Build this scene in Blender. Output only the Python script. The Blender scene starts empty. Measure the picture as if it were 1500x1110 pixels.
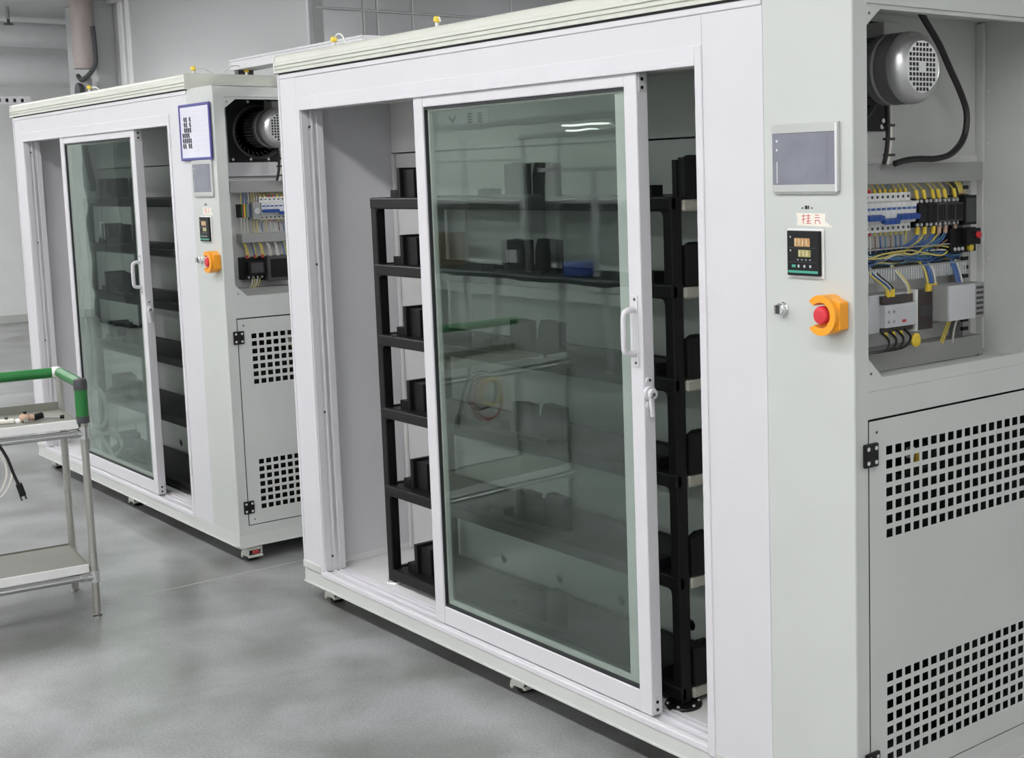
import bpy, bmesh, math, random
from mathutils import Vector, Matrix
from mathutils.geometry import tessellate_polygon
random.seed(7)
S = bpy.context.scene
COL = S.collection
PI = math.pi

# ------------------------------------------------------------------ camera
cam_d = bpy.data.cameras.new('camera'); cam = bpy.data.objects.new('camera', cam_d); COL.objects.link(cam)
_R = Vector((0.64899126, 0.76041031, -0.02421787)); _U = Vector((-0.07385269, 0.09464951, 0.99276747)); _D = Vector((-0.75720283, 0.64250886, -0.11758505))
_m = Matrix(((_R.x, _U.x, -_D.x, 4.76811549), (_R.y, _U.y, -_D.y, -2.22728205), (_R.z, _U.z, -_D.z, 1.60333474), (0, 0, 0, 1)))
cam.matrix_world = _m
cam_d.sensor_fit = 'HORIZONTAL'; cam_d.sensor_width = 36.0
cam_d.lens = 1980.996 * 36.0 / 1500.0
cam_d.shift_x = -(965.098 - 750.0) / 1500.0
cam_d.shift_y = (487.786 - 555.0) / 1500.0
cam_d.clip_start = 0.05; cam_d.clip_end = 200
S.camera = cam

# ------------------------------------------------------------------ world + exposure
W = bpy.data.worlds.new('world'); S.world = W; W.use_nodes = True
W.node_tree.nodes['Background'].inputs[0].default_value = (0.8, 0.85, 0.9, 1)
W.node_tree.nodes['Background'].inputs[1].default_value = 0.25
S.view_settings.view_transform = 'Standard'; S.view_settings.look = 'None'
S.view_settings.gamma = 1.0; S.view_settings.use_curve_mapping = False
S.view_settings.exposure = 0.60
LAMP_STRENGTH = 21.0

# ------------------------------------------------------------------ materials
def _mat(name):
    m = bpy.data.materials.new(name); m.use_nodes = True
    nt = m.node_tree; b = nt.nodes['Principled BSDF']
    return m, nt, b
def mat(name, col, rough=0.5, metal=0.0, var=0.04, scale=6.0, bump=0.0, bscale=400.0, coat=0.0, spec=0.5, emit=0.0, stretch=None):
    m, nt, b = _mat(name)
    N, L = nt.nodes, nt.links
    tc = N.new('ShaderNodeTexCoord'); nz = N.new('ShaderNodeTexNoise')
    nz.inputs['Scale'].default_value = scale; nz.inputs['Detail'].default_value = 4
    if stretch:
        mp = N.new('ShaderNodeMapping'); mp.inputs['Scale'].default_value = stretch
        L.new(tc.outputs['Object'], mp.inputs[0]); L.new(mp.outputs[0], nz.inputs['Vector'])
    else:
        L.new(tc.outputs['Object'], nz.inputs['Vector'])
    rp = N.new('ShaderNodeValToRGB')
    c0 = [max(0, c * (1 - var)) for c in col]; c1 = [min(1, c * (1 + var)) for c in col]
    rp.color_ramp.elements[0].position = .3; rp.color_ramp.elements[1].position = .7
    rp.color_ramp.elements[0].color = (*c0, 1); rp.color_ramp.elements[1].color = (*c1, 1)
    L.new(nz.outputs['Fac'], rp.inputs[0]); L.new(rp.outputs[0], b.inputs['Base Color'])
    b.inputs['Roughness'].default_value = rough; b.inputs['Metallic'].default_value = metal
    b.inputs['Specular IOR Level'].default_value = spec
    if coat: b.inputs['Coat Weight'].default_value = coat; b.inputs['Coat Roughness'].default_value = .1
    if bump:
        n2 = N.new('ShaderNodeTexNoise'); n2.inputs['Scale'].default_value = bscale; n2.inputs['Detail'].default_value = 2
        L.new(tc.outputs['Object'], n2.inputs['Vector'])
        bp = N.new('ShaderNodeBump'); bp.inputs['Strength'].default_value = bump; bp.inputs['Distance'].default_value = .002
        L.new(n2.outputs['Fac'], bp.inputs['Height']); L.new(bp.outputs[0], b.inputs['Normal'])
    if emit:
        b.inputs['Emission Color'].default_value = (*col, 1); b.inputs['Emission Strength'].default_value = emit
    return m
def glass_mat(name, tint, rough=0.0):
    m = bpy.data.materials.new(name); m.use_nodes = True; nt = m.node_tree; N, L = nt.nodes, nt.links
    N.remove(N['Principled BSDF']); out = N['Material Output']
    tr = N.new('ShaderNodeBsdfTransparent'); tr.inputs[0].default_value = (*tint, 1)
    gl = N.new('ShaderNodeBsdfGlossy'); gl.inputs['Roughness'].default_value = rough; gl.inputs['Color'].default_value = (.93, 1, .96, 1)
    fr = N.new('ShaderNodeFresnel')
    ge = N.new('ShaderNodeNewGeometry'); mr = N.new('ShaderNodeMapRange'); mr.inputs[3].default_value = 1.52; mr.inputs[4].default_value = 1 / 1.52
    L.new(ge.outputs['Backfacing'], mr.inputs[0]); L.new(mr.outputs[0], fr.inputs['IOR'])   # thin pane: same reflectance on both faces
    # faint waviness of the pane
    tc = N.new('ShaderNodeTexCoord'); nz = N.new('ShaderNodeTexNoise'); nz.inputs['Scale'].default_value = 3.0
    L.new(tc.outputs['Object'], nz.inputs['Vector'])
    bp = N.new('ShaderNodeBump'); bp.inputs['Strength'].default_value = .05; bp.inputs['Distance'].default_value = .01
    L.new(nz.outputs['Fac'], bp.inputs['Height']); L.new(bp.outputs[0], gl.inputs['Normal'])
    mx = N.new('ShaderNodeMixShader'); L.new(fr.outputs[0], mx.inputs[0]); L.new(tr.outputs[0], mx.inputs[1]); L.new(gl.outputs[0], mx.inputs[2])
    L.new(mx.outputs[0], out.inputs[0]); return m
def floor_mat():
    m, nt, b = _mat('polished_concrete'); N, L = nt.nodes, nt.links
    tc = N.new('ShaderNodeTexCoord')
    n1 = N.new('ShaderNodeTexNoise'); n1.inputs['Scale'].default_value = 2.3; n1.inputs['Detail'].default_value = 5; n1.inputs['Roughness'].default_value = .55; n1.inputs['Distortion'].default_value = .3
    n2 = N.new('ShaderNodeTexNoise'); n2.inputs['Scale'].default_value = 130; n2.inputs['Detail'].default_value = 2; n2.inputs['Roughness'].default_value = .5
    L.new(tc.outputs['Object'], n1.inputs['Vector']); L.new(tc.outputs['Object'], n2.inputs['Vector'])
    r1 = N.new('ShaderNodeValToRGB'); r1.color_ramp.elements[0].position = .36; r1.color_ramp.elements[1].position = .64
    r1.color_ramp.elements[0].color = (.195, .20, .19, 1); r1.color_ramp.elements[1].color = (.345, .35, .36, 1)
    L.new(n1.outputs['Fac'], r1.inputs[0])
    r2 = N.new('ShaderNodeValToRGB'); r2.color_ramp.elements[0].position = .35; r2.color_ramp.elements[1].position = .75
    r2.color_ramp.elements[0].color = (.74, .74, .72, 1); r2.color_ramp.elements[1].color = (1.06, 1.06, 1.06, 1)
    L.new(n2.outputs['Fac'], r2.inputs[0])
    mx = N.new('ShaderNodeMix'); mx.data_type = 'RGBA'; mx.blend_type = 'MULTIPLY'; mx.inputs['Factor'].default_value = 1
    L.new(r1.outputs[0], mx.inputs[6]); L.new(r2.outputs[0], mx.inputs[7]); L.new(mx.outputs[2], b.inputs['Base Color'])
    r3 = N.new('ShaderNodeMapRange'); r3.inputs[3].default_value = .24; r3.inputs[4].default_value = .40
    L.new(n1.outputs['Fac'], r3.inputs[0]); L.new(r3.outputs[0], b.inputs['Roughness'])
    bp = N.new('ShaderNodeBump'); bp.inputs['Strength'].default_value = .03; bp.inputs['Distance'].default_value = .002
    L.new(n2.outputs['Fac'], bp.inputs['Height']); L.new(bp.outputs[0], b.inputs['Normal'])
    return m
M = {}
M['white'] = mat('white_frame_paint', (.64, .625, .655), .36, var=.015)
M['panel'] = mat('white_panel', (.62, .615, .64), .42, var=.015)
M['grey'] = mat('light_grey_powder_coat', (.53, .55, .53), .45, var=.02, bump=.12, bscale=260)
M['ivory'] = mat('ivory_lid', (.60, .61, .55), .4, var=.02)
M['base'] = mat('pale_base_paint', (.57, .58, .56), .45, var=.02)
M['inner'] = mat('chamber_white_sheet', (.68, .68, .675), .5, var=.02)
M['comp'] = mat('compartment_grey', (.60, .61, .59), .5, var=.02)
M['black'] = mat('black_rack_paint', (.006, .006, .006), .42, var=.1, spec=.3)
M['blackp'] = mat('black_plastic', (.007, .007, .008), .5, var=.1, spec=.3)
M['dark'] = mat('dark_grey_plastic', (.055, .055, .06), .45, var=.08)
M['motor'] = mat('dark_motor_iron', (.10, .10, .10), .45, var=.1)
M['silver'] = mat('silver_motor_cover', (.60, .60, .60), .36, metal=.9, var=.03)
M['chrome'] = mat('chrome', (.75, .75, .76), .14, metal=1.0, var=.02)
M['steel'] = mat('brushed_steel', (.50, .49, .46), .32, metal=.85, var=.06, stretch=(1, 1, 30))
M['alu'] = mat('anodised_aluminium', (.70, .70, .71), .35, metal=.4, var=.03)
M['beige'] = mat('beige_rail_end', (.42, .41, .35), .5, var=.08, scale=40)
M['glass'] = glass_mat('tinted_door_glass', (.80, .835, .815))
M['gasket'] = mat('black_rubber', (.012, .012, .014), .6)
M['screen'] = mat('grey_touch_screen', (.20, .205, .25), .18, var=.1, scale=14)
M['hmi'] = mat('grey_bezel_plastic', (.46, .475, .46), .4)
M['wp'] = mat('white_plastic', (.75, .75, .74), .4)
M['gp'] = mat('grey_plastic', (.33, .335, .325), .45)
M['lgp'] = mat('light_grey_plastic', (.55, .56, .58), .45)
M['brown'] = mat('dark_brown_plastic', (.045, .035, .033), .45)
M['blue'] = mat('blue_toggle', (.03, .09, .36), .4)
M['yellow'] = mat('yellow_plastic', (.80, .58, .05), .42)
M['ywire'] = mat('yellow_wire', (.66, .55, .14), .45)
M['bwire'] = mat('blue_wire', (.05, .13, .36), .45)
M['twire'] = mat('teal_wire', (.10, .26, .36), .45)
M['wwire'] = mat('white_wire', (.72, .70, .64), .45)
M['rwire'] = mat('red_wire', (.45, .05, .05), .45)
M['brwire'] = mat('brown_wire', (.26, .15, .11), .45)
M['kwire'] = mat('black_wire', (.012, .012, .012), .42)
M['orange'] = mat('orange_guard', (.90, .36, .02), .35)
M['red'] = mat('red_button', (.66, .035, .05), .35)
M['amber'] = mat('amber_display', (.46, .27, .10), .3, var=.25, scale=90)
M['olive'] = mat('olive_display', (.36, .32, .12), .3, var=.25, scale=90)
M['tgreen'] = mat('green_strip', (.06, .36, .26), .4)
M['ggreen'] = mat('green_pipe_sleeve', (.015, .16, .035), .4)
M['paper'] = mat('white_paper', (.78, .78, .80), .7)
M['dpaper'] = mat('paper_printed', (.66, .66, .74), .7, var=.05)
M['ink'] = mat('black_ink', (.02, .02, .025), .7)
M['redink'] = mat('red_ink', (.55, .06, .07), .7)
M['navy'] = mat('navy_frame', (.055, .05, .26), .4)
M['tape'] = mat('cream_tape', (.78, .74, .66), .6)
M['wall'] = mat('sandwich_wall_panel', (.52, .525, .53), .32, var=.02, scale=1.0)
M['wallfar'] = mat('far_wall_paint', (.84, .85, .84), .6, var=.02)
M['ceil'] = mat('ceiling_panel', (.62, .63, .63), .6, var=.03, scale=1.5)
M['metalwall'] = mat('polished_steel_wall', (.50, .51, .52), .33, metal=1.0, var=.12, scale=1.2)
M['duct'] = mat('white_duct', (.88, .89, .90), .45, var=.03)
M['pinkpipe'] = mat('brown_grey_pipe', (.42, .36, .345), .5)
M['floor'] = floor_mat()
M['joint'] = mat('floor_joint_filler', (.40, .40, .385), .6)
M['lamp'] = mat('lamp_diffuser', (1.0, 1.0, 1.0), .5, emit=LAMP_STRENGTH)
M['task'] = mat('task_lamp_tube', (1.0, 1.0, .96), .5, emit=4.0)
M['trayboard'] = mat('grey_tray_board', (.20, .20, .17), .5, var=.06)
M['tube'] = mat('translucent_air_tube', (.72, .72, .70), .3)
M['bluecloth'] = mat('blue_cloth', (.04, .09, .42), .7)
M['carton'] = mat('brown_carton', (.33, .24, .16), .7)
M['esd'] = mat('dark_bench_mat', (.05, .055, .06), .5)
M['peach'] = mat('copper_connector', (.50, .33, .24), .5, var=.2, scale=50)

# ------------------------------------------------------------------ mesh builder
class MB:
    def __init__(s): s.v = []; s.f = []
    def box(s, x0, x1, y0, y1, z0, z1):
        b = len(s.v)
        s.v += [(x0, y0, z0), (x1, y0, z0), (x1, y1, z0), (x0, y1, z0), (x0, y0, z1), (x1, y0, z1), (x1, y1, z1), (x0, y1, z1)]
        s.f += [[b + i for i in q] for q in ((0, 3, 2, 1), (4, 5, 6, 7), (0, 1, 5, 4), (1, 2, 6, 5), (2, 3, 7, 6), (3, 0, 4, 7))]
        return s
    def obox(s, c, dims, rot):
        b = len(s.v); dx, dy, dz = [d / 2 for d in dims]
        for p in ((-dx, -dy, -dz), (dx, -dy, -dz), (dx, dy, -dz), (-dx, dy, -dz), (-dx, -dy, dz), (dx, -dy, dz), (dx, dy, dz), (-dx, dy, dz)):
            s.v.append(tuple(Vector(c) + rot @ Vector(p)))
        s.f += [[b + i for i in q] for q in ((0, 3, 2, 1), (4, 5, 6, 7), (0, 1, 5, 4), (1, 2, 6, 5), (2, 3, 7, 6), (3, 0, 4, 7))]
        return s
    def cyl(s, p0, p1, r, n=16, r2=None, cap=True):
        p0 = Vector(p0); p1 = Vector(p1); d = (p1 - p0).normalized(); r2 = r if r2 is None else r2
        a = d.orthogonal().normalized(); c = d.cross(a); b = len(s.v)
        for p, rr in ((p0, r), (p1, r2)):
            for i in range(n):
                t = 2 * PI * i / n; s.v.append(tuple(p + a * (rr * math.cos(t)) + c * (rr * math.sin(t))))
        for i in range(n): j = (i + 1) % n; s.f.append([b + i, b + j, b + n + j, b + n + i])
        if cap: s.f.append([b + i for i in reversed(range(n))]); s.f.append([b + n + i for i in range(n)])
        return s
    def lathe(s, o, d, prof, n=32):
        o = Vector(o); d = Vector(d).normalized(); a = d.orthogonal().normalized(); c = d.cross(a); b = len(s.v); k = len(prof)
        for (h, r) in prof:
            for i in range(n):
                t = 2 * PI * i / n; s.v.append(tuple(o + d * h + a * (r * math.cos(t)) + c * (r * math.sin(t))))
        for q in range(k - 1):
            for i in range(n):
                j = (i + 1) % n; s.f.append([b + q * n + i, b + q * n + j, b + (q + 1) * n + j, b + (q + 1) * n + i])
        if prof[0][1] > 1e-6: s.f.append([b + i for i in reversed(range(n))])
        if prof[-1][1] > 1e-6: s.f.append([b + (k - 1) * n + i for i in range(n)])
        return s
    def tube(s, pts, r, n=8, sub=6, closed=False):
        P = [Vector(p) for p in pts]
        Q = []
        if sub > 1 and len(P) > 2:
            for i in range(len(P) - 1):
                p0 = P[max(0, i - 1)]; p1 = P[i]; p2 = P[i + 1]; p3 = P[min(len(P) - 1, i + 2)]
                for k in range(sub):
                    t = k / sub
                    Q.append(.5 * ((2 * p1) + (p2 - p0) * t + (2 * p0 - 5 * p1 + 4 * p2 - p3) * t * t + (3 * p1 - p0 - 3 * p2 + p3) * t ** 3))
            Q.append(P[-1])
        else: Q = P
        b = len(s.v); up = None
        for i, p in enumerate(Q):
            d = (Q[min(i + 1, len(Q) - 1)] - Q[max(i - 1, 0)])
            d = d.normalized() if d.length > 1e-9 else Vector((0, 0, 1))
            if up is None: up = d.orthogonal().normalized()
            up = (up - d * up.dot(d)); up = up.normalized() if up.length > 1e-6 else d.orthogonal().normalized()
            c = d.cross(up)
            for k in range(n):
                t = 2 * PI * k / n; s.v.append(tuple(p + up * (r * math.cos(t)) + c * (r * math.sin(t))))
        for i in range(len(Q) - 1):
            for k in range(n):
                j = (k + 1) % n; s.f.append([b + i * n + k, b + i * n + j, b + (i + 1) * n + j, b + (i + 1) * n + k])
        s.f.append([b + k for k in reversed(range(n))]); s.f.append([b + (len(Q) - 1) * n + k for k in range(n)])
        return s
    def plate(s, outer, holes, fn, t0, t1):
        """flat plate with holes; 2-D polygons, fn(u, v, t) -> xyz"""
        loops = [outer] + list(holes)
        flat = [p for l in loops for p in l]
        tris = tessellate_polygon([[Vector((p[0], p[1], 0)) for p in l] for l in loops])
        b = len(s.v); n = len(flat)
        s.v += [tuple(fn(p[0], p[1], t0)) for p in flat] + [tuple(fn(p[0], p[1], t1)) for p in flat]
        for t in tris:
            s.f.append([b + t[0], b + t[1], b + t[2]]); s.f.append([b + n + t[2], b + n + t[1], b + n + t[0]])
        k = 0
        for l in loops:
            for i in range(len(l)):
                j = (i + 1) % len(l); s.f.append([b + k + i, b + k + j, b + n + k + j, b + n + k + i])
            k += len(l)
        return s
    def prism(s, poly, fn, t0, t1): return s.plate(poly, [], fn, t0, t1)
    def build(s, name, m, parent=None, bevel=0.0, smooth=False, seg=2):
        me = bpy.data.meshes.new(name); me.from_pydata(s.v, [], s.f)
        bm = bmesh.new(); bm.from_mesh(me); bmesh.ops.recalc_face_normals(bm, faces=bm.faces); bm.to_mesh(me); bm.free()
        me.materials.append(M[m] if isinstance(m, str) else m)
        o = bpy.data.objects.new(name, me); COL.objects.link(o)
        if parent is not None: o.parent = parent
        if bevel:
            md = o.modifiers.new('bevel', 'BEVEL'); md.width = bevel; md.segments = seg; md.limit_method = 'ANGLE'; md.angle_limit = .6
            md.harden_normals = False
        if smooth:
            for p in me.polygons: p.use_smooth = True
            try: me.set_sharp_from_angle(angle=.7)
            except Exception: pass
        return o
def bx(name, m, parent, x0, x1, y0, y1, z0, z1, bevel=0.0015): return MB().box(x0, x1, y0, y1, z0, z1).build(name, m, parent, bevel)
def empty(name, loc, rz=0.0):
    o = bpy.data.objects.new(name, None); COL.objects.link(o); o.location = loc; o.rotation_euler = (0, 0, rz); o.empty_display_size = .1
    return o
def tag(o, label, cat, group=None, kind=None):
    if label: o['label'] = label
    if cat: o['category'] = cat
    if group: o['group'] = group
    if kind: o['kind'] = kind
    return o
def struct(o): o['kind'] = 'structure'; return o
XZ = lambda y: (lambda u, v, t: (u, t, v))      # u=x, v=z, t=y
YZ = lambda u, v, t: (t, u, v)                    # u=y, v=z, t=x
XZF = lambda u, v, t: (u, t, v)
def rect(a, b, c, d): return [(a, c), (b, c), (b, d), (a, d)]
def circ(cx, cy, r, n=20): return [(cx + r * math.cos(2 * PI * i / n), cy + r * math.sin(2 * PI * i / n)) for i in range(n)]

# ------------------------------------------------------------------ the room
X0, X1, Y0, Y1, ZC = -12.6, 9.0, -8.0, 11.0, 3.30
fl = struct(bx('floor', 'floor', None, X0, X1, Y0, Y1, -.12, 0, 0))
for (a, b) in (((-.515, -8.0), (-.515, 11.0)), ((-6.5, -8.0), (-6.5, 11.0)), ((5.5, -8.0), (5.5, 11.0))):
    d = (Vector(b) - Vector(a)); L = d.length; ang = math.atan2(d.y, d.x)
    mb = MB(); mb.obox(((a[0] + b[0]) / 2, (a[1] + b[1]) / 2, -.0005), (L, .007, .0022), Matrix.Rotation(ang, 3, 'Z')); mb.build('joint', 'joint', fl)
struct(bx('ceiling', 'ceil', None, X0, X1, Y0, Y1, ZC, ZC + .1, 0))
struct(bx('wall_left', 'wallfar', None, X0 - .1, X0, Y0, Y1, 0, ZC, 0))
struct(bx('wall_right', 'wallfar', None, X1, X1 + .1, Y0, Y1, 0, ZC, 0))
struct(bx('wall_front', 'wallfar', None, X0, X1, Y0 - .1, Y0, 0, ZC, 0))
struct(bx('wall_far', 'wallfar', None, X0, X1, Y1, Y1 + .1, 0, ZC, 0))
struct(bx('baseboard_left', 'base', None, X0, X0 + .02, Y0, Y1, 0, .1, .003))
# white sandwich-panel partition behind the cabinets, with a batten, corner trim and a polished steel return
wb = struct(bx('wall_back', 'wall', None, -8.8, -4.13, 2.22, 2.30, 0, ZC, 0))
bx('panel', 'wall', wb, -8.05, -7.93, 2.20, 2.22, 0.02, ZC - .01, .004)
bx('panel', 'wall', wb, -7.62, -4.19, 2.20, 2.22, 0.02, ZC - .01, .004)
bx('batten', 'wallfar', wb, -7.915, -7.80, 2.185, 2.22, 0.0, ZC, .01)
bx('batten', 'wallfar', wb, -7.74, -7.635, 2.19, 2.22, 0.0, ZC, .01)
bx('corner_trim', 'panel', wb, -4.165, -4.125, 2.185, 2.225, 0, ZC, .006)
bx('cornice', 'ceil', wb, -8.05, -4.2, 2.14, 2.20, ZC - .05, ZC, .02)
ws = struct(bx('wall_steel', 'panel', None, -4.23, -4.15, 2.30, Y1, 0, ZC, 0))
ys = [2.245, 2.62, 2.73, 3.02, 3.9, 4.8, 5.7, 6.6, 7.5, 8.4, 9.3, 10.9]
for i in range(len(ys) - 1):
    for (za, zb) in ((.02, 1.2), (1.206, 2.50), (2.506, 2.81), (2.818, ZC - .01)):
        bx('panel', 'panel' if i == 1 and zb < 2.9 else 'metalwall', ws, -4.15, -4.135, ys[i] + .008, ys[i + 1] - .008, za + .003, zb - .003, .003)

for y in ys[1:-1]: bx('seam_trim', 'wallfar', ws, -4.136, -4.130, y - .006, y + .006, 0, ZC - .01, .001)
for z in (2.503, 2.814): bx('seam_trim', 'wallfar', ws, -4.136, -4.129, 2.25, Y1 - .1, z - .006, z + .006, .001)

# service column at the end of the partition
col = struct(bx('wall_column', 'wall', None, -8.86, -8.06, 2.02, 2.40, 0, ZC, .02))
pp = MB().cyl((-8.00, 1.90, 2.66), (-8.00, 1.90, ZC), .095, 24).build('downpipe', 'pinkpipe', None, smooth=True)
tag(pp, 'brown-grey vertical downpipe in front of the white service column, top left', 'pipe')
vb = empty('pipe_valve', (-8.00, 1.90, 2.36))
tag(vb, 'small grey valve cluster hanging under the brown-grey downpipe', 'valve')
MB().cyl((0, 0, -.25), (0, 0, .22), .05, 16).build('valve_body', 'gp', vb, smooth=True)
MB().cyl((-.10, -.08, .04), (.10, -.08, .04), .04, 14).build('valve_port', 'alu', vb, smooth=True)
MB().lathe((.02, -.06, .10), (0, -1, 0), [(0, .07), (.015, .075), (.03, .07), (.03, .0)], 18).build('handwheel', 'dark', vb, smooth=True)
MB().lathe((.04, -.06, -.12), (0, -1, 0), [(0, .055), (.015, .06), (.03, .055), (.03, .0)], 18).build('gauge', 'gp', vb, smooth=True)
hs = MB().tube([(-7.82, 1.93, 3.02), (-7.79, 1.93, 2.80), (-7.79, 1.92, 2.68), (-7.87, 1.88, 2.59), (-7.97, 1.85, 2.56), (-8.05, 1.85, 2.60)], .022, 8).build('hose', 'dark', None, smooth=True)
tag(hs, 'dark hose curving beside the brown-grey downpipe to the valve', 'hose')
# white ducts under the ceiling beyond the column
for (cz, r, lb) in ((3.12, .12, 'upper thinner white round duct under the ceiling at the far left'), (2.765, .155, 'lower thicker white round duct under the ceiling at the far left')):
    du = empty('air_duct', (-9.75, -2.0, cz)); tag(du, lb, 'duct', 'white ducts at the far left')
    for k in range(9):
        MB().cyl((0, -4 + k * 1.2 + .005, 0), (0, -4 + (k + 1) * 1.2 - .005, 0), r, 28).build('duct_section', 'duct', du, smooth=True)
        MB().cyl((0, -4 + (k + 1) * 1.2 - .02, 0), (0, -4 + (k + 1) * 1.2 + .02, 0), r + .006, 28).build('flange', 'duct', du, smooth=True)
    for k in (0.3, 4.5, 8.4):
        for hx_ in (-.17, .17):
            MB().cyl((hx_, -4 + k * 1.2, 0), (hx_, -4 + k * 1.2, ZC - cz), .008, 8).build('hanger', 'dark', du)
        bx('saddle', 'dark', du, -.18, .18, -4 + k * 1.2 - .02, -4 + k * 1.2 + .02, -r - .012, -r, 0)
sp = empty('sprinkler', (-9.0, 1.556, 3.15)); tag(sp, 'small dark fire sprinkler hanging from the ceiling at top left', 'sprinkler')
MB().cyl((0, 0, .03), (0, 0, .15), .016, 10).build('stem', 'gp', sp)
MB().lathe((0, 0, -.02), (0, 0, 1), [(0, .045), (.008, .045), (.016, .012), (.05, .014)], 14).build('deflector', 'dark', sp)
st = empty('slotted_strut', (-4.2, -3.0, 2.116)); tag(st, 'white slotted steel strut with dark holes hung above the far cabinet', 'strut')
holes = [rect(y - .009, y + .009, .014, .036) for y in [3.325 - .044 * k for k in range(1, 24)]]
MB().plate(rect(0, 3.33, 0, .05), holes, YZ, 0, .004).build('web', 'white', st)
bx('flange', 'white', st, -.04, .0, 0, 3.33, .046, .05, 0); bx('flange', 'white', st, -.04, .0, 0, 3.33, 0, .004, 0)
bx('backing', 'dark', st, -.042, -.038, 0, 3.33, 0, .05, 0)
for y in (.4, 2.4): MB().cyl((-.02, y, .05), (-.02, y, ZC - 2.116), .006, 8).build('hanger_rod', 'steel', st)

# ceiling lamps: rows of long fluorescent fixtures, plus extra ones added for brightness
def lamp(x, y, label, L=2.4):
    o = empty('ceiling_lamp', (x, y, ZC)); tag(o, label, 'lamp', 'long ceiling lamps')
    bx('housing', 'white', o, -L / 2, L / 2, -.16, .16, -.05, 0, .004)
    bx('diffuser', 'lamp', o, -L / 2 + .03, L / 2 - .03, -.13, .13, -.062, -.05, 0)
OUT = 'long white fluorescent ceiling lamp overhead, outside the picture'
for y in (-5.8, -1.9):
    for x in (-10.9, -7.8, -4.7, -1.6, 1.5, 4.6, 7.5): lamp(x, y, OUT, 2.4 if x < 7 else 2.0)
lamp(1.5, 1.9, OUT)  # extra unseen lamp, added to brighten the area behind the cabinets
lamp(-6.2, .1, OUT)  # added to brighten the back wall
for y in (4.6, 8.0):
    for x in (2.2, 6.0): lamp(x, y, OUT)
for (x, y) in ((-11.2, .3), (-11.2, 6.0)): lamp(x, y, OUT, 1.8)  # added to brighten the far-left wall and ducts

# ------------------------------------------------------------------ cabinets
XO0, XO1, ZO0, ZO1 = .166, 2.302, .145, 1.862
XC, XR, DEP, ZT = 2.532, 2.804, .95, 1.995
SHELF = [1.541, 1.308, 1.057, .794, .510, .198]

def wire(parent, m, pts, r=.0022, name='wire'):
    return MB().tube(pts, r if name == 'cable' else r * .72, 6, 5).build(name, m, parent, smooth=True)

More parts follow.
